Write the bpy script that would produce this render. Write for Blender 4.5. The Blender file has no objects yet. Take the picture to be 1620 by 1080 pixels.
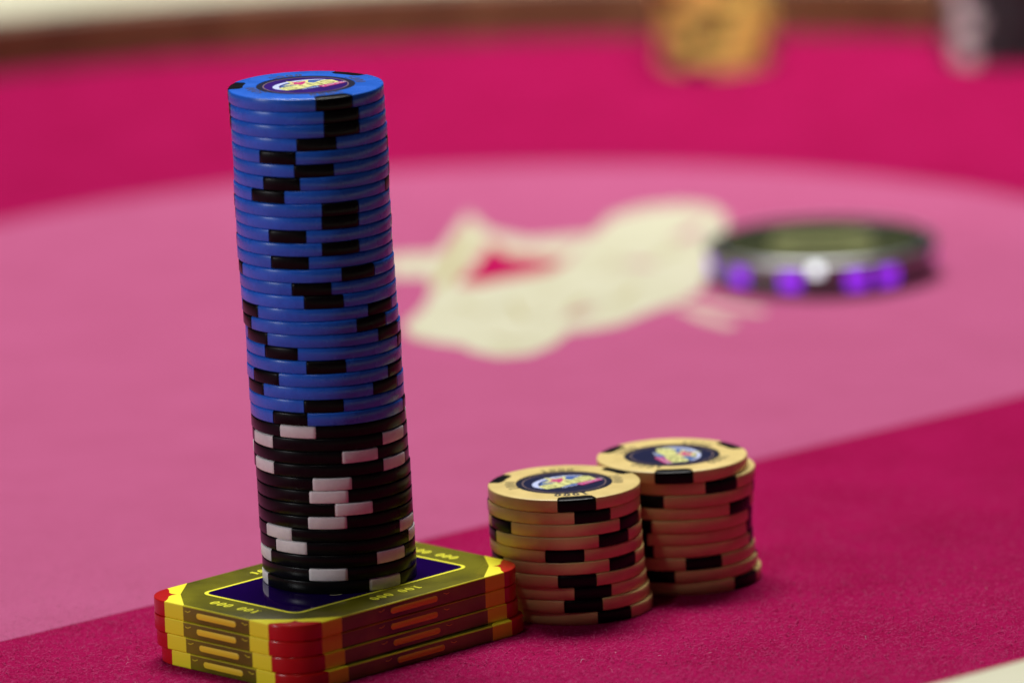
import bpy, bmesh, math, random
import numpy as np
from math import sin, cos, pi, radians, sqrt
from mathutils import Matrix, Vector

scene = bpy.context.scene
col = scene.collection
random.seed(7)
rng = np.random.default_rng(11)
MM = 0.001

# ------------------------------------------------------------------ camera
PITCH, ROLL, F_PX, W_PX = radians(12.3), radians(2.0), 12900.0, 1620.0
CAM_POS = Vector((0.04558, -1.99855, 0.51081))
fwd = Vector((0, cos(PITCH), -sin(PITCH)))
rt0 = Vector((1, 0, 0))
up0 = rt0.cross(fwd)
rt = rt0 * cos(ROLL) - up0 * sin(ROLL)
up = rt0 * sin(ROLL) + up0 * cos(ROLL)
cam_data = bpy.data.cameras.new("camera")
cam = bpy.data.objects.new("camera", cam_data)
col.objects.link(cam)
m = Matrix.Identity(4)
for i in range(3):
    m[i][0], m[i][1], m[i][2], m[i][3] = rt[i], up[i], -fwd[i], CAM_POS[i]
cam.matrix_world = m
cam_data.sensor_width = 36.0
cam_data.lens = F_PX / W_PX * 36.0
cam_data.clip_start = 0.05
cam_data.clip_end = 60.0
cam_data.dof.use_dof = True
cam_data.dof.focus_distance = 2.045
cam_data.dof.aperture_fstop = 7.3
scene.camera = cam

# ------------------------------------------------------------------ world and lamps
world = bpy.data.worlds.new("World")
scene.world = world
world.use_nodes = True
bg = world.node_tree.nodes["Background"]
bg.inputs[0].default_value = (0.35, 0.22, 1.0, 1)
bg.inputs[1].default_value = 0.015


def area(name, loc, target, size, watts, color, size_y=None):
    ld = bpy.data.lights.new(name, 'AREA')
    ld.energy, ld.color, ld.size = watts, color, size
    if size_y:
        ld.shape, ld.size_y = 'RECTANGLE', size_y
    o = bpy.data.objects.new(name, ld)
    col.objects.link(o)
    o.location = loc
    o.rotation_euler = (Vector(target) - Vector(loc)).to_track_quat('-Z', 'Y').to_euler()
    return o


# soft ceiling panels over the table and a smaller lamp high on the left, in front
area("ceiling_lamp", (0.0, 1.30, 2.60), (0.05, 0.40, 0), 1.6, 128, (1.0, 0.98, 0.95), 0.9)
area("key_lamp", (-0.36, -0.46, 1.62), (0, 0.05, 0.05), 0.08, 2.2, (1.0, 0.97, 0.92))
area("side_lamp", (-1.42, -0.56, 0.55), (0, 0.0, 0.07), 0.30, 9.0, (0.97, 0.98, 1.0))
far = area("far_fill", (0.32, -0.35, 1.15), (0.17, 0.86, 0), 0.15, 0.36, (1.0, 0.97, 0.9))  # unseen narrow fill, added to brighten the fronts of the far stacks
far.data.spread = radians(26)

scene.view_settings.view_transform = 'Standard'
scene.view_settings.look = 'None'
scene.view_settings.exposure = 0.0
scene.view_settings.gamma = 1.0
scene.render.engine = 'CYCLES'
scene.cycles.use_denoising = True
scene.cycles.max_bounces = 8
scene.cycles.sample_clamp_indirect = 6.0


# ------------------------------------------------------------------ materials
def mat(name, color, rough=0.45, spec=0.5, metallic=0.0, color2=None, nscale=400.0, ndetail=4.0,
        bump=0.0, bscale=2500.0, coat=0.0, sheen=0.0, emit=None, estr=0.0, ramp=(0.35, 0.65)):
    m = bpy.data.materials.new(name)
    m.use_nodes = True
    nt = m.node_tree
    p = nt.nodes["Principled BSDF"]
    p.inputs["Base Color"].default_value = (*color, 1)
    p.inputs["Roughness"].default_value = rough
    p.inputs["Specular IOR Level"].default_value = spec
    p.inputs["Metallic"].default_value = metallic
    p.inputs["Coat Weight"].default_value = coat
    p.inputs["Coat Roughness"].default_value = 0.12
    if sheen:
        p.inputs["Sheen Weight"].default_value = sheen
        p.inputs["Sheen Roughness"].default_value = 0.5
        p.inputs["Sheen Tint"].default_value = (*color, 1)
    if emit:
        p.inputs["Emission Color"].default_value = (*emit, 1)
        p.inputs["Emission Strength"].default_value = estr
    tc = nt.nodes.new("ShaderNodeTexCoord")
    if color2:
        n = nt.nodes.new("ShaderNodeTexNoise")
        n.inputs["Scale"].default_value = nscale
        n.inputs["Detail"].default_value = ndetail
        nt.links.new(tc.outputs["Object"], n.inputs["Vector"])
        r = nt.nodes.new("ShaderNodeValToRGB")
        r.color_ramp.elements[0].position, r.color_ramp.elements[1].position = ramp
        r.color_ramp.elements[0].color = (*color, 1)
        r.color_ramp.elements[1].color = (*color2, 1)
        nt.links.new(n.outputs["Fac"], r.inputs["Fac"])
        nt.links.new(r.outputs["Color"], p.inputs["Base Color"])
    if bump:
        n2 = nt.nodes.new("ShaderNodeTexNoise")
        n2.inputs["Scale"].default_value = bscale
        n2.inputs["Detail"].default_value = 3.0
        nt.links.new(tc.outputs["Object"], n2.inputs["Vector"])
        b = nt.nodes.new("ShaderNodeBump")
        b.inputs["Strength"].default_value = bump
        b.inputs["Distance"].default_value = 0.0001
        nt.links.new(n2.outputs["Fac"], b.inputs["Height"])
        nt.links.new(b.outputs["Normal"], p.inputs["Normal"])
    return m


def felt_mat(name, c_dark, c_mid, c_fleck):
    """wool felt: broad mottling, fine pale fibre flecks, rough nap."""
    m = bpy.data.materials.new(name)
    m.use_nodes = True
    nt = m.node_tree
    p = nt.nodes["Principled BSDF"]
    p.inputs["Roughness"].default_value = 0.95
    p.inputs["Specular IOR Level"].default_value = 0.02
    tc = nt.nodes.new("ShaderNodeTexCoord")

    def noise(scale, detail, dist=0.0):
        n = nt.nodes.new("ShaderNodeTexNoise")
        n.inputs["Scale"].default_value = scale
        n.inputs["Detail"].default_value = detail
        n.inputs["Distortion"].default_value = dist
        nt.links.new(tc.outputs["Object"], n.inputs["Vector"])
        return n

    def mix(fac, a, b):
        x = nt.nodes.new("ShaderNodeMix")
        x.data_type = 'RGBA'
        nt.links.new(fac, x.inputs["Factor"])
        for s, v in ((6, a), (7, b)):
            if isinstance(v, tuple):
                x.inputs[s].default_value = (*v, 1)
            else:
                nt.links.new(v, x.inputs[s])
        return x.outputs[2]

    def ramp(src, a, b):
        r = nt.nodes.new("ShaderNodeMapRange")
        r.inputs["From Min"].default_value, r.inputs["From Max"].default_value = a, b
        nt.links.new(src, r.inputs["Value"])
        return r.outputs["Result"]

    broad = noise(35.0, 4.0)
    fine = noise(900.0, 5.0, 1.2)
    fib = noise(1500.0, 3.0, 2.5)
    base = mix(ramp(broad.outputs["Fac"], 0.35, 0.65), c_dark, c_mid)
    base = mix(ramp(fine.outputs["Fac"], 0.35, 0.75), base, c_mid)
    mott = noise(330.0, 3.0, 0.6)
    base = mix(ramp(mott.outputs["Fac"], 0.52, 0.72), base, c_mid)
    base = mix(ramp(fib.outputs["Fac"], 0.54, 0.70), base, c_fleck)
    nt.links.new(base, p.inputs["Base Color"])
    b = nt.nodes.new("ShaderNodeBump")
    b.inputs["Strength"].default_value = 0.7
    b.inputs["Distance"].default_value = 0.0003
    nt.links.new(fine.outputs["Fac"], b.inputs["Height"])
    nt.links.new(b.outputs["Normal"], p.inputs["Normal"])
    return m


M = {}
M['felt'] = felt_mat("deep_pink_felt", (0.205, 0.0008, 0.034), (0.27, 0.003, 0.057), (0.36, 0.018, 0.10))
M['felt_pale'] = felt_mat("pale_pink_felt", (0.335, 0.066, 0.152), (0.375, 0.078, 0.180), (0.43, 0.115, 0.22))
M['fibre'] = mat("pink_fibre", (0.42, 0.045, 0.145), rough=0.9, spec=0.05)
M['fibre_pale'] = mat("rose_fibre", (0.44, 0.13, 0.235), rough=0.9, spec=0.05)
M['lint'] = mat("pale_lint", (0.75, 0.62, 0.66), rough=0.8, spec=0.2)
M['felt_cream'] = mat("cream_print", (0.50, 0.49, 0.365), rough=0.9, spec=0.02, color2=(0.46, 0.44, 0.31), nscale=60)
M['felt_dull'] = mat("dull_cream_print", (0.47, 0.33, 0.29), rough=0.9, spec=0.02, color2=(0.50, 0.40, 0.32), nscale=80)
M['felt_line'] = mat("olive_print", (0.36, 0.30, 0.13), rough=0.9, spec=0.1)
M['felt_red'] = mat("crimson_print", (0.40, 0.006, 0.08), rough=0.9, spec=0.02, color2=(0.34, 0.005, 0.065), nscale=80)
M['vinyl'] = mat("cream_vinyl", (0.58, 0.57, 0.42), rough=0.5, spec=0.4, color2=(0.53, 0.52, 0.37), nscale=30, bump=0.3, bscale=900)
M['rail_shade'] = mat("brown_rail_shade", (0.20, 0.10, 0.045), rough=0.5, spec=0.3, color2=(0.14, 0.065, 0.03), nscale=60)  # shade on the rail's inner face, put into the colour
M['blue'] = mat("blue_clay", (0.020, 0.160, 0.80), rough=0.24, spec=0.5, color2=(0.018, 0.145, 0.75), nscale=700, bump=0.12, bscale=3500)
M['black'] = mat("black_clay", (0.004, 0.0045, 0.005), rough=0.26, spec=0.13, color2=(0.006, 0.0065, 0.007), nscale=700, bump=0.12, bscale=3500)
M['yellow'] = mat("pale_yellow_clay", (0.82, 0.625, 0.235), rough=0.30, spec=0.45, color2=(0.79, 0.60, 0.22), nscale=500, bump=0.12, bscale=3500)
M['white'] = mat("off_white_clay", (0.86, 0.84, 0.83), rough=0.42, spec=0.45, color2=(0.81, 0.79, 0.78), nscale=800, bump=0.12, bscale=3500)
M['navy_ink'] = mat("navy_ink", (0.004, 0.012, 0.10), rough=0.5, spec=0.4)
M['olive_ink'] = mat("olive_ink", (0.20, 0.15, 0.045), rough=0.5, spec=0.4)
M['dark_ink'] = mat("dark_ink", (0.03, 0.022, 0.012), rough=0.5, spec=0.4)
M['inlay_edge'] = mat("inlay_edge_navy", (0.008, 0.010, 0.030), rough=0.3, spec=0.4)
M['inlay_gold'] = mat("inlay_gold_line", (0.22, 0.14, 0.12), rough=0.4, spec=0.4)
M['inlay_purple'] = mat("inlay_purple", (0.035, 0.005, 0.19), rough=0.3, spec=0.2, color2=(0.024, 0.003, 0.13), nscale=150)
M['inlay_navy'] = mat("inlay_navy", (0.006, 0.009, 0.045), rough=0.3, spec=0.4)
M['lavender'] = mat("lavender_print", (0.52, 0.58, 0.86), rough=0.4, spec=0.4)
M['sky_print'] = mat("mid_blue_print", (0.02, 0.09, 0.36), rough=0.4, spec=0.4)
M['word_print'] = mat("pale_yellow_print", (0.74, 0.74, 0.28), rough=0.4, spec=0.4, color2=(0.62, 0.62, 0.22), nscale=500)
M['star_print'] = mat("magenta_print", (0.52, 0.008, 0.18), rough=0.4, spec=0.4)
M['pink_print'] = mat("pink_print", (0.62, 0.46, 0.62), rough=0.4, spec=0.4)
M['shade_print'] = mat("olive_outline_print", (0.20, 0.19, 0.05), rough=0.4, spec=0.4)
M['pearl'] = mat("olive_pearl", (0.070, 0.064, 0.004), rough=0.25, spec=0.5, metallic=0.12, color2=(0.24, 0.22, 0.010), nscale=40, ndetail=6, coat=0.2)
M['gleam_bead'] = mat("arris_gleam", (0.70, 0.64, 0.015), rough=0.25, spec=0.6, coat=0.4, color2=(0.40, 0.36, 0.012), nscale=60)  # gleam of the plaque edges as a brighter colour
M['band'] = mat("bright_yellow", (0.86, 0.78, 0.02), rough=0.4, spec=0.4)
M['red'] = mat("red_enamel", (0.48, 0.008, 0.006), rough=0.25, spec=0.5)
M['slot'] = mat("amber_slot", (0.85, 0.64, 0.03), rough=0.4, spec=0.4)
M['gold_line'] = mat("yellow_line", (0.86, 0.82, 0.03), rough=0.4, spec=0.4)
M['glass_dark'] = mat("dark_violet_gloss", (0.011, 0.0011, 0.058), rough=0.05, spec=0.5)
M['chrome'] = mat("brushed_chrome", (0.32, 0.32, 0.33), rough=0.35, metallic=1.0)
M['gunmetal'] = mat("gunmetal", (0.16, 0.17, 0.16), rough=0.35, metallic=0.8)
M['button_top'] = mat("button_face", (0.018, 0.022, 0.012), rough=0.25, spec=0.35, color2=(0.06, 0.07, 0.025), nscale=90, ndetail=2)
M['button_dark'] = mat("button_black", (0.012, 0.016, 0.014), rough=0.25, spec=0.5)
M['button_text'] = mat("button_lettering", (0.20, 0.21, 0.075), rough=0.4)
M['led'] = mat("violet_led", (0.12, 0.02, 0.3), rough=0.3, emit=(0.30, 0.025, 0.85), estr=1.25)
M['glint'] = mat("white_glint", (0.8, 0.85, 0.9), rough=0.3, emit=(0.85, 0.95, 1.0), estr=1.5)  # glow standing in for a lamp's reflection on the button
M['far_gold'] = mat("golden_clay", (0.88, 0.67, 0.16), rough=0.4, spec=0.45)
M['far_grey'] = mat("charcoal_clay", (0.022, 0.026, 0.03), rough=0.4, spec=0.45)


def wear(m, amount=0.16, dirt=0.12):
    """each chip differs a little in tone, and its clay is unevenly rubbed."""
    nt = m.node_tree
    p = nt.nodes["Principled BSDF"]
    src = p.inputs["Base Color"].links[0].from_socket
    oi = nt.nodes.new("ShaderNodeObjectInfo")
    tc = nt.nodes.new("ShaderNodeTexCoord")
    add = nt.nodes.new("ShaderNodeVectorMath")
    add.operation = 'ADD'
    nt.links.new(tc.outputs["Object"], add.inputs[0])
    nt.links.new(oi.outputs["Random"], add.inputs[1])
    n = nt.nodes.new("ShaderNodeTexNoise")
    n.inputs["Scale"].default_value = 170.0
    n.inputs["Detail"].default_value = 6.0
    nt.links.new(add.outputs[0], n.inputs["Vector"])
    r1 = nt.nodes.new("ShaderNodeMapRange")
    r1.inputs["To Min"].default_value, r1.inputs["To Max"].default_value = 1 - amount, 1.0
    nt.links.new(oi.outputs["Random"], r1.inputs["Value"])
    r2 = nt.nodes.new("ShaderNodeMapRange")
    r2.inputs["From Min"].default_value, r2.inputs["From Max"].default_value = 0.35, 0.65
    r2.inputs["To Min"].default_value, r2.inputs["To Max"].default_value = 1 - dirt, 1.0
    nt.links.new(n.outputs["Fac"], r2.inputs["Value"])
    mu = nt.nodes.new("ShaderNodeMath")
    mu.operation = 'MULTIPLY'
    nt.links.new(r1.outputs["Result"], mu.inputs[0])
    nt.links.new(r2.outputs["Result"], mu.inputs[1])
    vm = nt.nodes.new("ShaderNodeVectorMath")
    vm.operation = 'SCALE'
    nt.links.new(src, vm.inputs[0])
    nt.links.new(mu.outputs[0], vm.inputs["Scale"])
    nt.links.new(vm.outputs[0], p.inputs["Base Color"])
    r3 = nt.nodes.new("ShaderNodeMapRange")
    base = p.inputs["Roughness"].default_value
    r3.inputs["To Min"].default_value, r3.inputs["To Max"].default_value = base * 0.75, base * 1.5
    nt.links.new(n.outputs["Fac"], r3.inputs["Value"])
    nt.links.new(r3.outputs["Result"], p.inputs["Roughness"])


wear(M['blue'], 0.18, 0.12)
wear(M['yellow'], 0.10, 0.10)
wear(M['white'], 0.14, 0.14)
wear(M['black'], 0.3, 0.2)

# ------------------------------------------------------------------ mesh helpers
def link(o, parent=None):
    col.objects.link(o)
    if parent is not None:
        o.parent = parent
    return o


def mesh_data(name, verts, faces, material, sharp=35.0):
    me = bpy.data.meshes.new(name)
    me.from_pydata(verts, [], faces)
    bm = bmesh.new()
    bm.from_mesh(me)
    bmesh.ops.recalc_face_normals(bm, faces=bm.faces)
    bm.to_mesh(me)
    bm.free()
    me.polygons.foreach_set("use_smooth", [True] * len(me.polygons))
    me.set_sharp_from_angle(angle=radians(sharp))
    me.materials.append(material)
    return me


def obj(name, me, parent=None, label=None, cat=None, group=None, kind=None):
    o = bpy.data.objects.new(name, me)
    link(o, parent)
    for k, v in (("label", label), ("category", cat), ("group", group), ("kind", kind)):
        if v:
            o[k] = v
    return o


def empty(name, loc, rz, label, cat, group=None):
    o = bpy.data.objects.new(name, None)
    o.empty_display_size = 0.01
    o.location = loc
    o.rotation_euler = (0, 0, rz)
    link(o)
    o["label"], o["category"] = label, cat
    if group:
        o["group"] = group
    return o


def flat(name, polys, z, material, parent, up_only=True):
    """flat print: list of (verts2d, faces) in mm at height z (mm)."""
    V, Fc = [], []
    for vs, fs in polys:
        b = len(V)
        V += [(x * MM, y * MM, z * MM) for x, y in vs]
        Fc += [tuple(b + i for i in f) for f in fs]
    me = bpy.data.meshes.new(name)
    me.from_pydata(V, [], Fc)
    bm = bmesh.new()
    bm.from_mesh(me)
    for f in bm.faces:
        f.normal_update()
        if f.normal.z < 0:
            f.normal_flip()
    bm.to_mesh(me)
    bm.free()
    me.materials.append(material)
    return obj(name, me, parent)


def ngon(pts):
    return (pts, [tuple(range(len(pts)))])


def ring2d(ro, ri, n=64, sx=1.0, sy=1.0, cx=0, cy=0):
    vs, fs = [], []
    for i in range(n):
        a = 2 * pi * i / n
        vs += [(cx + ro * cos(a) * sx, cy + ro * sin(a) * sy), (cx + ri * cos(a) * sx, cy + ri * sin(a) * sy)]
    for i in range(n):
        j = (i + 1) % n
        fs.append((2 * i, 2 * j, 2 * j + 1, 2 * i + 1))
    return vs, fs


def stroke(pts, w):
    """a polyline thickened to width w."""
    vs, fs = [], []
    n = len(pts)
    for i, (x, y) in enumerate(pts):
        a = pts[max(0, i - 1)]
        b = pts[min(n - 1, i + 1)]
        dx, dy = b[0] - a[0], b[1] - a[1]
        l = sqrt(dx * dx + dy * dy) or 1
        ww = w[i] if isinstance(w, (list, tuple)) else w
        nx, ny = -dy / l * ww / 2, dx / l * ww / 2
        vs += [(x + nx, y + ny), (x - nx, y - ny)]
    for i in range(n - 1):
        fs.append((2 * i, 2 * i + 1, 2 * i + 3, 2 * i + 2))
    return vs, fs


def xf(poly, s=1.0, rot=0.0, tx=0.0, ty=0.0, sx=1.0):
    vs, fs = poly
    c, q = cos(rot), sin(rot)
    return [((x * s * sx) * c - y * s * q + tx, (x * s * sx) * q + y * s * c + ty) for x, y in vs], fs


def digit(ch, thin=0.10, thick=0.24):
    """serif numerals in a unit-high box, centred on x, baseline y = -0.5."""
    if ch == '0':
        vs, fs = [], []
        n = 24
        for i in range(n):
            a = 2 * pi * i / n
            vs += [(0.34 * cos(a), 0.5 * sin(a)), ((0.34 - thick) * cos(a), (0.5 - thin) * sin(a))]
        for i in range(n):
            j = (i + 1) % n
            fs.append((2 * i, 2 * j, 2 * j + 1, 2 * i + 1))
        return [(vs, fs)]
    if ch == '1':
        h = thick / 2
        return [ngon([(-h, -0.5), (h, -0.5), (h, 0.5), (-h, 0.5)]),
                ngon([(-0.24, -0.5), (0.24, -0.5), (0.24, -0.5 + thin), (-0.24, -0.5 + thin)]),
                ngon([(-h, 0.5), (-0.26, 0.36), (-0.26, 0.27), (-h, 0.36)])]
    if ch == '5':
        bowl = [(-0.27, -0.30), (-0.2, -0.43), (-0.02, -0.45), (0.17, -0.36), (0.24, -0.16), (0.16, 0.04), (0.0, 0.10), (-0.14, 0.06), (-0.24, -0.02)]
        w = [thin * 1.6, thin, thin, thick * 0.8, thick, thick * 0.8, thin, thin, thin]
        return [stroke(bowl, w), ngon([(-0.27, -0.03), (-0.18, -0.03), (-0.15, 0.4), (-0.24, 0.5)]),
                ngon([(-0.24, 0.5), (-0.16, 0.36), (0.22, 0.36), (0.26, 0.5)])]
    return []


def ring_text(txt, r, h, ang, adv, thin=0.10, thick=0.24):
    """numerals set round a ring of radius r with their tops outward, centred on azimuth ang."""
    out = []
    n = len(txt)
    for i, ch in enumerate(txt):
        a = ang - (i - (n - 1) / 2) * adv / r
        for p in digit(ch, thin, thick):
            out.append(xf(p, h, a - pi / 2, r * cos(a), r * sin(a)))
    return out


def line_text(txt, h, adv, thin, thick, slant=0.0):
    out = []
    n = len(txt)
    for i, ch in enumerate(txt):
        if ch == ' ':
            continue
        for vs, fs in digit(ch, thin, thick):
            out.append(([(x * h + (i - (n - 1) / 2) * adv + slant * y * h, y * h) for x, y in vs], fs))
    return out


# ------------------------------------------------------------------ chips
CR = 19.45          # chip radius, mm
SPOT_HALF = 15.0    # half width of an edge insert, degrees
NOTCH = 3.7


def notch_depth(u):
    """insert depth in plan; its two inner corners are rounded. u in -1..1 across the insert."""
    return NOTCH - 0.9 * max(0.0, (abs(u) - 0.72) / 0.28) ** 2


def chip_body_data(t, material, name, notches=3):
    full = [(0, 0), (CR - .5, 0), (CR - .18, .09), (CR, .32), (CR, t - .32), (CR - .06, t - .18), (CR - .18, t - .07), (CR - .42, t), (12.45, t), (12.4, t - .1), (0, t - .1)]
    cols = []
    for s in range(3):
        mid = -90 + 120 * s
        for k in range(7):
            u = -1 + 2 * k / 6
            rn = CR - notch_depth(u)
            pr = [(0, 0), (rn - .05, 0), (rn - .02, .05), (rn, .1), (rn, t - .1), (rn, t - .05), (rn - .01, t - .02), (rn - .02, t), (12.45, t), (12.4, t - .1), (0, t - .1)]
            cols.append((mid + u * SPOT_HALF, pr))
        for k in range(17):
            cols.append((mid + SPOT_HALF + 90.0 * k / 16, full))
    V, Fc = [(0, 0, 0), (0, 0, (t - .1) * MM)], []
    np_ = len(full) - 2
    for a, pr in cols:
        c, s = cos(radians(a)), sin(radians(a))
        V += [(r * c * MM, r * s * MM, z * MM) for r, z in pr[1:-1]]
    n = len(cols)
    for i in range(n):
        j = (i + 1) % n
        for k in range(np_ - 1):
            Fc.append((2 + i * np_ + k, 2 + j * np_ + k, 2 + j * np_ + k + 1, 2 + i * np_ + k + 1))
        Fc.append((0, 2 + j * np_, 2 + i * np_))
        Fc.append((1, 2 + i * np_ + np_ - 1, 2 + j * np_ + np_ - 1))
    return mesh_data(name, V, Fc, material, 40)


def spot_data(t, material, name):
    """one moulded edge insert centred on azimuth -90."""
    us = [-0.985, -0.93, -0.8, -0.45, 0, 0.45, 0.8, 0.93, 0.985]
    sh = [0.26, 0.05, 0, 0, 0, 0, 0, 0.05, 0.26]
    V, Fc = [], []
    for u, q in zip(us, sh):
        ri = CR - notch_depth(u) + .02
        ro = CR + .035 - q * .8
        tt = t - .05 - q * .45
        pr = [(ri, .02), (ro - .55, .02), (ro - .18, .13), (ro, .42), (ro, t / 2), (ro, tt - .46), (ro - .08, tt - .25), (ro - .28, tt - .08), (ro - .7, tt), (ri, tt)]
        a = radians(-90 + u * SPOT_HALF)
        V += [(r * cos(a) * MM, r * sin(a) * MM, z * MM) for r, z in pr]
    k = 10
    for i in range(len(us) - 1):
        for p in range(k):
            q = (p + 1) % k
            Fc.append((i * k + p, i * k + q, (i + 1) * k + q, (i + 1) * k + p))
    Fc.append(tuple(range(k)))
    Fc.append(tuple((len(us) - 1) * k + p for p in range(k)))
    return mesh_data(name, V, Fc, material, 40)


T_TALL, T_YEL = 3.31, 3.28
CH = {}
for key, t, b, s in (("blue", T_TALL, 'blue', 'black'), ("black", T_TALL, 'black', 'white'),
                     ("yellow", T_YEL, 'yellow', 'black'), ("gold", T_YEL, 'far_gold', 'black'), ("grey", T_YEL, 'far_grey', 'white')):
    CH[key] = (chip_body_data(t - .012, M[b], key + "_chip_body"), spot_data(t - .012, M[s], key + "_chip_insert"))


def chip(key, loc_mm, ang, label, group):
    body, spot = CH[key]
    o = obj("poker_chip", body, None, label, "poker chip", group)
    o.location = tuple(v * MM for v in loc_mm)
    o.rotation_euler = (0, 0, radians(ang))
    for k in range(3):
        s = obj("edge_insert", spot, o)
        s.rotation_euler = (0, 0, radians(120 * k))
    return o


# --- the printed centre of a face-up chip
def arc_pts(cx, cy, a, b, a0, a1, n=28):
    return [(cx + a * cos(radians(a0 + (a1 - a0) * i / n)), cy + b * sin(radians(a0 + (a1 - a0) * i / n))) for i in range(n + 1)]


def star_pts(r, ri, rot=90):
    return [((r if k % 2 == 0 else ri) * cos(radians(rot + 36 * k)), (r if k % 2 == 0 else ri) * sin(radians(rot + 36 * k))) for k in range(10)]


GLY = {
    'S': [[(1.0, 0.78), (0.75, 1.0), (0.3, 1.0), (0.05, 0.8), (0.15, 0.6), (0.5, 0.5), (0.85, 0.4), (0.95, 0.2), (0.7, 0.0), (0.25, 0.0), (0.0, 0.2)]],
    'I': [[(0.5, 0.0), (0.5, 1.0)]],
    'N': [[(0.05, 0.0), (0.05, 1.0)], [(0.05, 1.0), (0.95, 0.0)], [(0.95, 0.0), (0.95, 1.0)]],
    'A': [[(0.0, 0.0), (0.5, 1.0)], [(0.5, 1.0), (1.0, 0.0)], [(0.22, 0.35), (0.78, 0.35)]],
}


def word(txt, w, h, gap, sw, cx=0, cy=0):
    n = len(txt)
    tot = n * w + (n - 1) * gap
    out = []
    for i, c in enumerate(txt):
        x0 = -tot / 2 + i * (w + gap)
        for pl in GLY[c]:
            out.append(stroke([(cx + x0 + x * w, cy - h / 2 + y * h) for x, y in pl], sw))
    return out


def squiggle(x0, x1, y, h, n, sw, seed):
    """a run of tiny upright marks standing for lettering too small to read."""
    r = random.Random(seed)
    out = []
    step = (x1 - x0) / n
    for i in range(n):
        x = x0 + step * (i + .2)
        kind = r.choice('abc')
        if kind == 'a':
            pts = [(x, y - h / 2), (x, y + h / 2), (x + step * .55, y + h * .2), (x, y)]
        elif kind == 'b':
            pts = [(x, y + h / 2), (x, y - h / 2), (x + step * .55, y - h / 2), (x + step * .55, y + h / 2)]
        else:
            pts = [(x, y - h / 2), (x + step * .3, y + h / 2), (x + step * .6, y - h / 2)]
        out.append(stroke(pts, sw))
    return out


def logo_polys():
    """logo layers in its own upright frame, mm."""
    L = {}
    outer = arc_pts(-0.4, 0.9, 8.7, 6.3, 215, 20)
    inner = arc_pts(0.2, 0.7, 7.7, 5.3, 20, 215)
    vs = outer + inner
    n = len(outer)
    L['crescent'] = (vs, [(i, i + 1, 2 * n - 2 - i, 2 * n - 1 - i) for i in range(n - 1)])
    L['sky'] = ngon(arc_pts(0.3, 0.7, 7.3, 4.9, 0, 350, 40))
    L['star_edge'] = xf(ngon(star_pts(5.0, 2.3)), 1, radians(12), -0.1, 3.1)
    L['star'] = xf(ngon(star_pts(3.2, 1.4)), 1, radians(12), -0.1, 3.1)
    L['word_back'] = ngon([(-8.3, -2.7), (-4, -3.4), (0, -2.5), (4, -2.8), (8.2, -2.5), (8.6, 1.2), (7.2, 2.6), (4.6, 2.0), (2.6, 1.0), (1.0, 2.4), (-0.8, 1.0), (-3, 1.4), (-5.6, 1.9), (-8.2, 1.0)])
    L['word'] = word("SINS", 3.1, 3.4, 0.75, 0.42, 0.1, -0.5)
    L['banner'] = ngon([(1.2, -5.6), (8.8, -4.4), (8.8, -2.2), (1.0, -3.2)])
    L['banner_text'] = [([(x, y + 0.16 * (x - 5)) for x, y in v], f) for v, f in squiggle(1.6, 9.6, -3.85, 1.25, 7, .3, 3)]
    L['small_text'] = squiggle(-4.6, 0.8, -4.2, 0.8, 6, .26, 5)
    return L


def dress_top(o, t, numerals, text_off, ink_mats, field, logo_rot, ring_ink=None):
    """inlay, logo and four denominations on a chip seen from above (o's own frame has an insert at -90)."""
    z = t - .012
    inl = flat("inlay", [ngon([(12.35 * cos(2 * pi * i / 72), 12.35 * sin(2 * pi * i / 72)) for i in range(72)])], z - .075, M['inlay_edge'], o)
    flat("inlay_field", [ngon([(10.9 * cos(2 * pi * i / 72), 10.9 * sin(2 * pi * i / 72)) for i in range(72)])], z - .055, M[field], inl)
    flat("inlay_line", [ring2d(10.75, 10.5, 72)], z - .04, M['inlay_gold'], inl)
    L = logo_polys()
    R = lambda p: xf(p, 0.98, logo_rot, 0.4, -0.1)
    flat("logo_sky", [R(L['sky'])], z - .035, M['sky_print'], inl)
    flat("logo_crescent", [R(L['crescent'])], z - .02, M['lavender'], inl)
    flat("logo_star_edge", [R(L['star_edge'])], z - .005, M['word_print'], inl)
    flat("logo_star", [R(L['star'])], z + .01, M['star_print'], inl)
    flat("logo_banner", [R(L['banner'])], z + .01, M['star_print'], inl)
    flat("logo_word_shape", [R(L['word_back'])], z + .025, M['word_print'], inl)
    flat("logo_word", [R(p) for p in L['word']], z + .04, M['shade_print'], inl)
    flat("logo_banner_lettering", [R(p) for p in L['banner_text']], z + .04, M['pink_print'], inl)
    flat("logo_small_lettering", [R(p) for p in L['small_text']], z + .04, M['lavender'], inl)
    for k in range(4):
        flat("denomination", ring_text(numerals, 13.85, 2.7, radians(-90 + text_off + 90 * k), 2.3, .13, .27), z + .02, M[ink_mats[k]], o)


ORD = ("topmost second third fourth fifth sixth seventh eighth ninth tenth eleventh twelfth thirteenth fourteenth fifteenth sixteenth "
       "seventeenth eighteenth nineteenth twentieth twenty-first twenty-second twenty-third twenty-fourth twenty-fifth").split()


def where(a):
    a = (a + 60) % 120 - 60
    return ("at far left" if a < -48 else "left of centre" if a < -9 else "at centre" if a < 9 else "right of centre" if a < 48 else "at far right")


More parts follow.
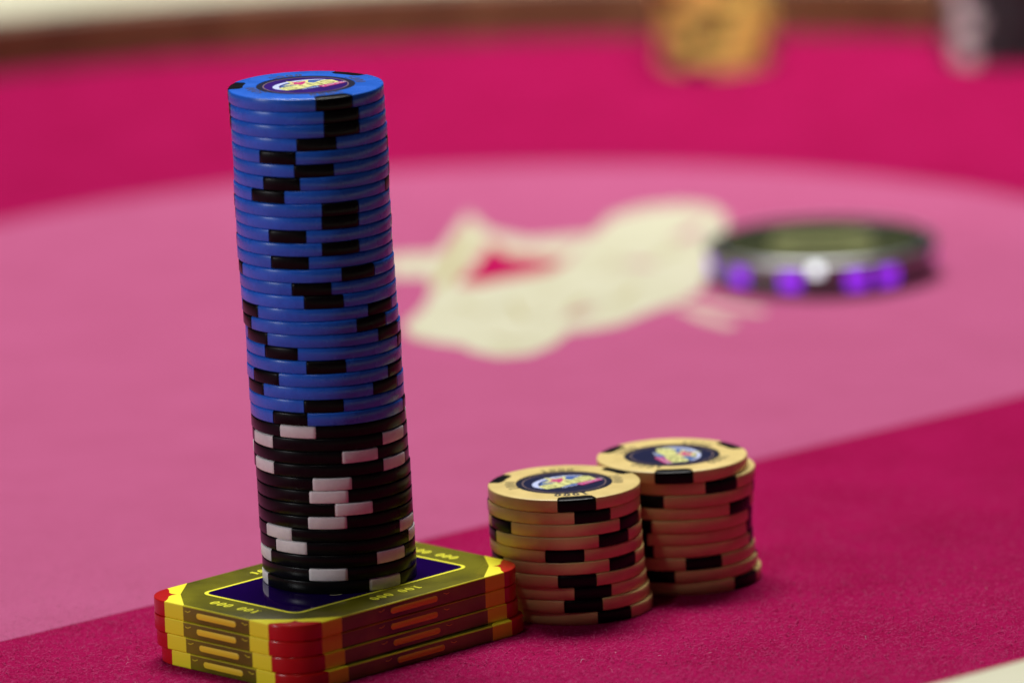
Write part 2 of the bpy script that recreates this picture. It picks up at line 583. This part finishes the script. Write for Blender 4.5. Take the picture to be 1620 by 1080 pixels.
TOWER = [(-3.57, 0, 22.9), (-3.44, 0.1, 28.1), (-3.32, -0.25, 27.5), (-3.11, 0.1, 6.4), (-3.07, -0.05, -24.3), (-2.93, 0.15, 3.2), (-2.95, -0.1, -22.3),
         (-3.08, -0.15, -34.1), (-3.08, -0.45, 23.0), (-2.92, -0.25, 22.0), (-2.85, -0.1, -19.5), (-2.9, -0.3, 21.4), (-2.87, -0.1, -18.4), (-2.61, -0.6, 34.5),
         (-2.49, -0.35, -3.5), (-2.35, -0.55, 5.0), (-2.26, -0.4, -65.8), (-2.01, -0.75, 43.0), (-1.64, -0.5, -59.2), (-1.58, -0.3, -33.3), (-1.58, -0.6, 2.5),
         (-1.63, -0.75, -49.7), (-1.38, -0.55, -67.1), (-1.37, -0.4, -1.2), (-1.17, -0.55, -29.2), (-1.14, -0.2, -23.3), (-0.95, -0.35, -61.4), (-0.88, -0.3, 23.9),
         (-0.78, -0.5, -62.1), (-0.44, -0.55, -0.1), (-0.36, -0.5, -3.3), (-0.29, -0.6, 15.4), (-0.26, -0.5, -5.4), (-0.21, -0.7, -49.2), (-0.03, -0.7, -37.3),
         (0.02, -0.85, 45.8), (0.16, -0.8, -7.6), (0.11, -0.8, 38.2)]
STACK_NEAR = [(57.57, 23.5, 9), (57.37, 23.7, 22), (57.5, 23.6, 60), (57.55, 23.4, 40), (57.69, 23.6, -2), (57.95, 23.5, 47), (58.04, 23.3, 6), (58.42, 23.6, 17), (59.07, 23.4, 7), (59.82, 23.6, 30)]
STACK_REAR = [(85.77, 49.9, 0), (87.69, 50.8, 33), (87.35, 50.5, -28), (87.1, 50.7, 56), (86.66, 50.3, -36), (86.49, 50.5, -39), (86.72, 50.6, -35), (87.03, 50.4, 18), (87.67, 50.5, -22), (88.56, 50.7, 53)]
PLAQUE_T = 4.1
Z_TOWER = 4 * PLAQUE_T

# ------------------------------------------------------------------ the table
D_AX = Vector((0.7547, 0.6562))
N_AX = Vector((-0.6562, 0.7547))
CAP = Vector((39.0, 400.0))
RAIL_CAP = Vector((47.9, 389.5))
LEN = 1300.0


def stadium(r, n=48, cap=None):
    """outline (mm) of a stadium of half width r about the table's long axis."""
    a0 = math.atan2(D_AX.y, D_AX.x)
    cap = cap or CAP
    pts = []
    for k in range(n + 1):
        a = a0 - pi / 2 + pi * k / n
        pts.append((cap.x + r * cos(a), cap.y + r * sin(a)))
    c2 = cap - D_AX * LEN
    for k in range(n + 1):
        a = a0 + pi / 2 + pi * k / n
        pts.append((c2.x + r * cos(a), c2.y + r * sin(a)))
    return pts


def sweep(name, r0, prof, material, parent):
    """sweep a closed profile [(outward mm, z mm)] round the table."""
    V, Fc = [], []
    rings = [stadium(r0 + u, 48, RAIL_CAP) for u, z in prof]
    n, k = len(rings[0]), len(prof)
    for i in range(n):
        V += [(rings[j][i][0] * MM, rings[j][i][1] * MM, prof[j][1] * MM) for j in range(k)]
    for i in range(n):
        i2 = (i + 1) % n
        for j in range(k):
            j2 = (j + 1) % k
            Fc.append((i * k + j, i2 * k + j, i2 * k + j2, i * k + j2))
    return obj(name, mesh_data(name, V, Fc, material, 40), parent)


R_PRINT, R_RAIL = 213.0, 458.8
table = empty("poker_table", (0, 0, 0), 0, "poker table with deep pink felt, pale pink printed oval and padded cream rail", "poker table")
# the felt itself is a thin slab
so = stadium(R_RAIL + 30, 48, RAIL_CAP)
V = [(x * MM, y * MM, 0) for x, y in so] + [(x * MM, y * MM, -0.02) for x, y in so]
n = len(so)
obj("felt", mesh_data("felt", V, [tuple(range(n)), tuple(range(2 * n - 1, n - 1, -1))] + [(i, (i + 1) % n, n + (i + 1) % n, n + i) for i in range(n)], M['felt']), table)
flat("printed_oval", [ngon(stadium(R_PRINT))], 0.06, M['felt_pale'], table)
sweep("rail_inner_face", R_RAIL, [(0, -5), (0, 18), (1.5, 19.3), (16, 19.3), (16, -5)], M['rail_shade'], table)  # inner face of the rail, coloured brown for its shade
sweep("rail_cushion", R_RAIL, [(6, 19.5), (4, 19.9), (5, 20.4), (14, 21.3), (40, 21.9), (75, 22), (105, 20), (118, 12), (120, 0), (116, -30), (100, -40), (40, -40), (18, -38), (18, 19.45)], M['vinyl'], table)

# logo printed on the felt, all cream with a crimson star centre
body = [(13.4, 369.5), (18.9, 393.4), (24.8, 406.8), (30.9, 416.7), (42.3, 429.5), (54.6, 438.5), (64.1, 463.2), (71.6, 494.6), (78.4, 523.0), (88.1, 535.2), (100.1, 539.1), (109.4, 533.5), (113.8, 520.7), (113.9, 500.9), (109.4, 470.7), (107.1, 433.3), (103.3, 408.2), (96.0, 391.3), (86.7, 378.5), (77.5, 362.4), (69.2, 356.7), (62.5, 354.4), (57.9, 337.8), (50.5, 325.4), (41.7, 323.4), (34.4, 331.4), (30.8, 340.5), (22.7, 347.0), (16.0, 355.1)]
star = [(33.0, 534.9), (39.6, 506.0), (52.0, 490.2), (72.4, 496.4), (62.3, 462.7), (54.5, 434.8), (42.3, 427.6), (30.9, 413.1), (18.9, 389.8), (22.2, 421.9), (21.0, 440.5), (10, 443), (10, 474.0), (24.0, 475.8)]
red = [(40.2, 490.0), (45.0, 470), (64.5, 459), (58.0, 443), (46.5, 434), (35.5, 426), (29.0, 428), (34.5, 452.9)]
tail = [(95.1, 384.3), (105.7, 389.6), (120.8, 372.8), (119.6, 360.7), (110.4, 351.7), (102.7, 365.2)]
arm = [(1.1, 448), (10, 443), (21, 441), (24, 474), (10, 474), (0.8, 474)]
logo = flat("printed_logo", [ngon(body)], 0.12, M['felt_cream'], table)
flat("logo_star", [ngon(star)], 0.16, M['felt_cream'], logo)
flat("logo_star_centre", [ngon(red)], 0.20, M['felt_red'], logo)
flat("logo_streak", [ngon([(94, 392), (106, 391), (122, 375), (119.5, 370), (104, 384)])], 0.10, M['felt_dull'], logo)
flat("logo_streak", [ngon([(93, 386), (101, 380), (113, 357), (109, 352), (102, 363)])], 0.10, M['felt_dull'], logo)
flat("logo_streak", [ngon(arm)], 0.10, M['felt_dull'], logo)
for pts, w in (([(23, 425), (27, 445), (29, 470), (34, 505)], 3.5), ([(30, 400), (37, 385), (46, 400), (49, 375), (57, 380)], 2.0),
               ([(62, 380), (68, 400), (78, 395), (84, 415), (92, 410)], 2.0), ([(75, 455), (88, 450), (99, 470)], 2.0), ([(52, 345), (46, 342), (40, 350)], 2.0)):
    flat("logo_outline", [stroke(pts, w)], 0.24, M['felt_line'], logo)
for pts in ([(70, 440), (80, 447), (92, 444), (86, 452)], [(96, 480), (104, 490), (108, 508), (101, 497)], [(60, 372), (66, 385), (72, 388), (66, 378)]):
    flat("logo_gap", [ngon(pts)], 0.27, M['felt_pale'], logo)

# loose fibres standing up from the nap in the near part of the cloth
def fibres(name, count, material, lmin, lmax, w, box, flatness=0.35, where_pale=None):
    x = rng.uniform(box[0], box[1], count)
    y = box[2] + (box[3] - box[2]) * (1 - np.sqrt(rng.uniform(0, 1, count)))   # thinning out with distance
    if where_pale is not None:
        d = (x - CAP.x) * N_AX.x + (y - CAP.y) * N_AX.y
        keep = (d > -R_PRINT) == where_pale
        x, y = x[keep], y[keep]
        count = len(x)
    L = rng.uniform(lmin, lmax, count)
    a = rng.uniform(0, 2 * pi, count)
    bend = rng.uniform(-1.4, 1.4, count)
    lift = rng.uniform(0.05, flatness, count)
    seg = 4
    P = np.zeros((count, seg, 3))
    for k in range(seg):
        f = k / (seg - 1)
        aa = a + bend * f
        if k == 0:
            P[:, 0] = np.stack([x, y, np.full(count, 0.0)], 1)
        else:
            st = L / (seg - 1)
            P[:, k, 0] = P[:, k - 1, 0] + st * np.cos(aa)
            P[:, k, 1] = P[:, k - 1, 1] + st * np.sin(aa)
            P[:, k, 2] = lift * L * np.sin(f * pi * 0.8) + 0.07
    side = np.stack([-np.sin(a + bend / 2), np.cos(a + bend / 2), np.full(count, 0.35)], 1) * (w / 2)
    V = np.zeros((count, seg * 2, 3))
    for k in range(seg):
        tw = 1.0 if k < seg - 1 else 0.4
        V[:, 2 * k] = P[:, k] + side * tw
        V[:, 2 * k + 1] = P[:, k] - side * tw
    V = V.reshape(-1, 3) * MM
    base = (np.arange(count) * seg * 2)[:, None, None]
    q = np.array([[2 * k, 2 * k + 1, 2 * k + 3, 2 * k + 2] for k in range(seg - 1)])[None]
    Fq = (base + q).reshape(-1, 4)
    me = bpy.data.meshes.new(name)
    me.from_pydata(V.tolist(), [], Fq.tolist())
    me.materials.append(material)
    return obj(name, me, table, kind="stuff")


BOX = (-120, 185, -85, 190)
fibres("felt_fuzz", 60000, M['fibre'], 0.4, 1.3, 0.09, BOX, where_pale=False)
fibres("coarse_felt_fuzz", 9000, M['fibre'], 0.8, 1.9, 0.14, BOX, where_pale=False)
fibres("pale_felt_fuzz", 45000, M['fibre_pale'], 0.4, 1.2, 0.08, BOX, where_pale=True)
fibres("pale_lint_fibres", 60, M['lint'], 0.5, 2.2, 0.06, (-120, 180, -70, 60), 0.6)

# ------------------------------------------------------------------ plaques
PA, PB, PRAD = 82.5, 56.5, 9.0


def corner_xy(ci, s, t):
    """s, t = distances (mm) along the two edges from corner ci (0..3, counter-clockwise from -,-)."""
    sx, sy = ((-1, -1), (1, -1), (1, 1), (-1, 1))[ci]
    return (sx * (PA / 2 - s), sy * (PB / 2 - t))


def prism(name, pts, material, b=0.38):
    """pts: [(x, y, nx, ny)] - where the normal is nonzero the edge is an outer one and gets a soft arris."""
    t = PLAQUE_T - 0.03
    lev = [(0.0, b * .8), (b * .25, b * .3), (b * .7, 0.0), (t - b, 0.0), (t - b * .45, b * .12), (t - b * .14, b * .42), (t, b)]
    V, Fc = [], []
    n = len(pts)
    for z, ins in lev:
        V += [((x - nx * ins) * MM, (y - ny * ins) * MM, z * MM) for x, y, nx, ny in pts]
    for l in range(len(lev) - 1):
        for i in range(n):
            j = (i + 1) % n
            Fc.append((l * n + i, l * n + j, (l + 1) * n + j, (l + 1) * n + i))
    Fc.append(tuple(range(n)))
    Fc.append(tuple((len(lev) - 1) * n + i for i in range(n)))
    return mesh_data(name, V, Fc, material, 32)


RA, RB, TIP, PIN = 9.4, 16.2, 6.7, 7.4
OGEE = [(9.0, 1.3), (7.9, 2.7), (6.7, 4.0), (6.35, 5.2), (6.5, 6.1)]


def plaque_parts():
    parts = []
    bodyp = []
    for ci in range(4):
        sx, sy = ((-1, -1), (1, -1), (1, 1), (-1, 1))[ci]
        P = lambda s, t, nx=0, ny=0: (*corner_xy(ci, s, t), nx, ny)
        # olive body outline, counter-clockwise
        three = [P(0, RB, sx, 0), P(PIN, PIN), P(RB, 0, 0, sy)]
        if ci in (1, 3):
            three.reverse()
        bodyp += three
        # red corner cap
        arc = []
        for k in range(13):
            a = pi / 2 * k / 12
            cx, cy = corner_xy(ci, PRAD, PRAD)
            arc.append((cx + sx * PRAD * cos(a), cy + sy * PRAD * sin(a), sx * cos(a), sy * sin(a)))
        cap = [P(0, RA, sx, 0)] + arc + [P(RA, 0, 0, sy)] + [P(s, t) for s, t in OGEE] + [P(TIP, TIP)] + [P(t, s) for s, t in reversed(OGEE)]
        parts.append(("corner_cap", prism("corner_cap", cap, M['red'])))
        la = [P(RA, 0, 0, sy)] + [P(s, t) for s, t in OGEE] + [P(TIP, TIP), P(PIN, PIN), P(RB, 0, 0, sy)]
        lb = [P(0, RA, sx, 0)] + [P(t, s) for s, t in OGEE] + [P(TIP, TIP), P(PIN, PIN), P(0, RB, sx, 0)]
        parts.append(("corner_band", prism("corner_band", la, M['band'])))
        parts.append(("corner_band", prism("corner_band", lb, M['band'])))
    parts.insert(0, ("pearl_body", prism("pearl_body", bodyp, M['pearl'])))
    # edge gleam put into the colour of a thin bead along each upper edge
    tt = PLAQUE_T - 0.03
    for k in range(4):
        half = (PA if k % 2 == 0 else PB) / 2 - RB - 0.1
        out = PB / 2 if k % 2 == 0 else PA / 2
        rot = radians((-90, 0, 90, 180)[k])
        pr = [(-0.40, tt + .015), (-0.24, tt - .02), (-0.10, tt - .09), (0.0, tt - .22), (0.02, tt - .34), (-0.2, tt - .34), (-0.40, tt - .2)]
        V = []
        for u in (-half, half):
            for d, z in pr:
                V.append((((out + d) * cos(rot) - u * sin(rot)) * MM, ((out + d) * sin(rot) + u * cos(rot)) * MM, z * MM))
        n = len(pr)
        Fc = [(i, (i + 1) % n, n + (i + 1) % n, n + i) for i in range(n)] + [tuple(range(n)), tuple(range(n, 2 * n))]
        parts.append(("edge_gleam", mesh_data("edge_gleam", V, Fc, M['gleam_bead'], 40)))
    # amber slots let into the four edges
    for k in range(4):
        half_len = (8.2 if k % 2 == 0 else 7.2)
        out = (PB / 2 if k % 2 == 0 else PA / 2)
        h = 0.78
        prof = []
        for i in range(9):
            a = -pi / 2 + pi * i / 8
            prof.append((half_len - h + h * cos(a), PLAQUE_T / 2 + h * sin(a)))
        for i in range(9):
            a = pi / 2 + pi * i / 8
            prof.append((-half_len + h + h * cos(a), PLAQUE_T / 2 + h * sin(a)))
        n = len(prof)
        rot = radians((-90, 0, 90, 180)[k])
        V = []
        for d, s in ((out - 0.6, 1.0), (out + 0.05, 1.0), (out + 0.10, 0.97)):
            for u, z in prof:
                zz = PLAQUE_T / 2 + (z - PLAQUE_T / 2) * (s if s == 1 else 0.88)
                uu = u * (s if s == 1 else 0.985)
                V.append(((d * cos(rot) - uu * sin(rot)) * MM, (d * sin(rot) + uu * cos(rot)) * MM, zz * MM))
        Fc = [tuple(range(n)), tuple(2 * n + i for i in range(n))]
        for l in range(2):
            Fc += [(l * n + i, l * n + (i + 1) % n, (l + 1) * n + (i + 1) % n, (l + 1) * n + i) for i in range(n)]
        parts.append(("edge_slot", mesh_data("edge_slot", V, Fc, M['slot'], 35)))
        # a tiny engraved tick either side of the slot
        V, Fc = [], []
        for sg in (-1, 1):
            c0 = sg * (half_len + 3.2)
            for (u0, z0), (u1, z1) in (((-1.1 * sg, 1.0), (0.0, 0.55)), ((0.0, 0.55), (0.9 * sg, 0.75))):
                b = len(V)
                for u, z, d in ((u0, z0, .05), (u1, z1, .05), (u1, z1 - .16, .05), (u0, z0 - .16, .05)):
                    uu = c0 + u
                    V.append((((out + d) * cos(rot) - uu * sin(rot)) * MM, ((out + d) * sin(rot) + uu * cos(rot)) * MM, (PLAQUE_T / 2 + z) * MM))
                Fc.append((b, b + 1, b + 2, b + 3))
        parts.append(("engraved_tick", mesh_data("engraved_tick", V, Fc, M['gold_line'], 35)))
    return parts


PLQ = plaque_parts()


def rrect(hx, hy, r, n=8):
    pts = []
    for sx, sy, a0 in ((1, 1, 0), (-1, 1, 90), (-1, -1, 180), (1, -1, 270)):
        for k in range(n + 1):
            a = radians(a0 + 90 * k / n)
            pts.append((sx * (hx - r) + r * cos(a), sy * (hy - r) + r * sin(a)))
    return pts


def plaque(x, y, z, rz, label, top=False):
    o = empty("poker_plaque", (x * MM, y * MM, z * MM), radians(rz), label, "poker plaque", "rectangular plaques stacked under the tall tower of chips")
    for nm, me in PLQ:
        obj(nm, me, o)
    if top:
        zt = PLAQUE_T - .03
        IN = 10.7
        a = rrect(PA / 2 - IN, PB / 2 - IN, 3.2)
        b = rrect(PA / 2 - IN - .95, PB / 2 - IN - .95, 2.4)
        n = len(a)
        ins = flat("gloss_insert", [ngon(rrect(PA / 2 - IN - .3, PB / 2 - IN - .3, 2.8))], zt + .03, M['glass_dark'], o)
        flat("frame_line", [(a + b, [(i, (i + 1) % n, n + (i + 1) % n, n + i) for i in range(n)])], zt + .06, M['gold_line'], o)
        # what shows of the insert's print in front of the tower
        flat("insert_curve", [stroke(arc_pts(-9.2, -9.2, 2.6, 2.6, 200, 285, 10), .35)], zt + .05, M['word_print'], ins)
        flat("insert_lettering", [xf(p, 1, radians(-10), 0.5, -13.3) for p in squiggle(-3.6, 3.6, 0, 1.0, 7, .3, 9)], zt + .05, M['lavender'], ins)
        for k in range(4):
            d = (PB if k % 2 == 0 else PA) / 2 - 6.6
            rot = radians((-90, 0, 90, 180)[k])
            # tops outward: local up = outward
            flat("denomination", [xf(p, 1, rot - pi / 2, d * cos(rot), d * sin(rot)) for p in line_text("100 000", 3.0, 2.45, .12, .26, 0.0)], zt + .04, M['gold_line'], o)
    return o


PX, PY, PR = -0.95, -5.05, 44.7
plaque(PX + 1.5, PY - 1.2, 0 * PLAQUE_T, PR - .4, "bottom olive plaque, shifted slightly forward out of line with the three above it")
plaque(PX + .35, PY - .15, 1 * PLAQUE_T, PR + .15, "olive plaque second from the bottom, directly on the forward-shifted bottom plaque")
plaque(PX - .05, PY + .0, 2 * PLAQUE_T, PR - .1, "olive plaque just under the top one of the plaque stack")
plaque(PX, PY, 3 * PLAQUE_T, PR, "top olive plaque with yellow framed dark insert and 100 000 lettering under the tower", True)

# ------------------------------------------------------------------ chip stacks
for i, (x, y, a) in enumerate(TOWER):
    z = Z_TOWER + (len(TOWER) - 1 - i) * T_TALL + .02
    if i < 25:
        lab = ("topmost blue 5000 chip of the tall tower, its printed face showing" if i == 0 else
               f"blue chip, {ORD[i]} from the tall tower's top, black edge patch {where(a)}")
        o = chip("blue", (x, y, z), a, lab, "blue poker chips in the tall tower")
        if i == 0:
            dress_top(o, T_TALL, "5000", 0.0, ['navy_ink'] * 4, 'inlay_purple', radians(36 - a))
    else:
        k = i - 25
        lab = (f"black chip right under the blue chips, white edge patch {where(a)}" if k == 0 else
               f"black chip resting on the plaque at the tower's foot, white patch {where(a)}" if k == 12 else
               f"black chip, {ORD[k]} below the tower's blue chips, white edge patch {where(a)}")
        chip("black", (x, y, z), a, lab, "black poker chips in the tall tower")
for lst, nm, grp in ((STACK_NEAR, "yellow stack beside the plaques", "pale yellow chips in the stack beside the plaques"),
                     (STACK_REAR, "yellow stack behind that one", "pale yellow chips in the rear short stack")):
    rear = lst is STACK_REAR
    for i, (x, y, a) in enumerate(lst):
        z = (9 - i) * T_YEL + .02
        place = "rear short stack" if rear else "stack beside the plaques"
        lab = (f"topmost pale yellow 1000 chip of the {place}, printed face showing" if i == 0 else
               f"lowest pale yellow chip of the {place}, standing on the felt" if i == 9 else
               f"pale yellow chip, {ORD[i]} from top, {place}, black patch {where(a)}")
        o = chip("yellow", (x, y, z), a, lab, grp)
        if i == 0:
            if rear:
                dress_top(o, T_YEL, "1000", -30.0, ['olive_ink'] * 4, 'inlay_navy', radians(-78 - a))
            else:
                dress_top(o, T_YEL, "1000", -2.0, ['dark_ink', 'olive_ink', 'olive_ink', 'olive_ink'], 'inlay_navy', radians(37 - a))

# far stacks by the opposite rail, out of focus
for key, cx, cy, nm, count, grp in (("gold", 120.2, 787.0, "golden", 12, "golden chips in the far stack by the rail"),
                                    ("grey", 218.5, 780.0, "charcoal", 12, "charcoal chips in the far stack by the rail")):
    for i in range(count):
        a = random.uniform(-60, 60)
        if key == "grey":
            a = (-40 if i in (0, 1, 3, 4, 6) else 62) + random.uniform(-14, 8)
        lean = max(0, i - 6) * (-1.2 if key == "gold" else 0.2)
        lab = (f"blurred {nm} chip at the bottom of the far {nm} stack, on the felt" if i == 0 else
               f"blurred {nm} chip, {ORD[i]} from the felt in the far {nm} stack")
        chip(key, (cx + random.uniform(-.7, .7) + lean, cy + random.uniform(-.7, .7), i * T_YEL + .02), a, lab, grp)

# ------------------------------------------------------------------ dealer button with violet lights
def lathe(name, prof, material, parent, n=96, a0=0.0, a1=360.0, sharp=40, closed=False):
    V, Fc = [], []
    full = abs(a1 - a0) >= 359.9
    cols = n if full else n + 1
    k = len(prof)
    for i in range(cols):
        a = radians(a0 + (a1 - a0) * i / n)
        V += [(r * KB * cos(a) * MM, r * KB * sin(a) * MM, z * KB * MM) for r, z in prof]
    for i in range(n):
        j = (i + 1) % cols
        for p in range(k if closed else k - 1):
            q = (p + 1) % k
            Fc.append((i * k + p, j * k + p, j * k + q, i * k + q))
    if not full and closed:
        Fc += [tuple(range(k)), tuple((cols - 1) * k + p for p in range(k))]
    return obj(name, mesh_data(name, V, Fc, material, sharp), parent)


BX, BY = 140.6, 424.0
KB = 1.14
btn = empty("dealer_button", (BX * MM, BY * MM, 0.00013), 0, "round dark light-up dealer button with violet lights around its chrome side", "dealer button")
lathe("base", [(0.001, 0), (29.5, 0), (30.4, .5), (30.4, 1.6), (29.4, 2.0), (29.4, 6.4), (0.001, 6.4)], M['gunmetal'], btn)
lathe("chrome_rim", [(28.8, 6.5), (30.2, 6.5), (30.9, 7.2), (31.1, 8.1), (30.7, 9.0), (29.8, 9.5), (28.6, 9.4), (28.6, 6.9)], M['chrome'], btn, closed=True)
lathe("face_ring", [(28.5, 9.2), (26.5, 8.7), (26.5, 7.0), (28.5, 7.0)], M['button_dark'], btn, closed=True)
face = lathe("face_plate", [(0.001, 8.6), (26.4, 8.6), (26.4, 7.0), (0.001, 7.0)], M['button_top'], btn)
flat("face_lettering", [stroke(arc_pts(0, 0, 17, 17, 215, 325, 30), 4.5), stroke(arc_pts(0, 0, 17, 17, 35, 145, 30), 4.5), ngon([(-17, -4), (15, -4), (17, 4), (-14, 4)])], 8.65 * KB, M['button_text'], face)
for a in (-50, -19, 15, 33, 104, 138, 172, 206, 240, 274):
    aa = -90 + a
    lathe("led_window", [(29.3, 2.1), (30.1, 2.1), (30.35, 2.5), (30.35, 5.9), (30.1, 6.3), (29.3, 6.3)], M['led'], btn, n=6, a0=aa - 5.0, a1=aa + 5.0, closed=True)
lathe("rim_glint", [(30.9, 6.2), (31.5, 6.4), (31.8, 7.4), (31.5, 8.6), (30.9, 8.8)], M['glint'], btn, n=6, a0=-98.5, a1=-92.5, closed=True)  # glowing sliver added as the lamp glint on the rim
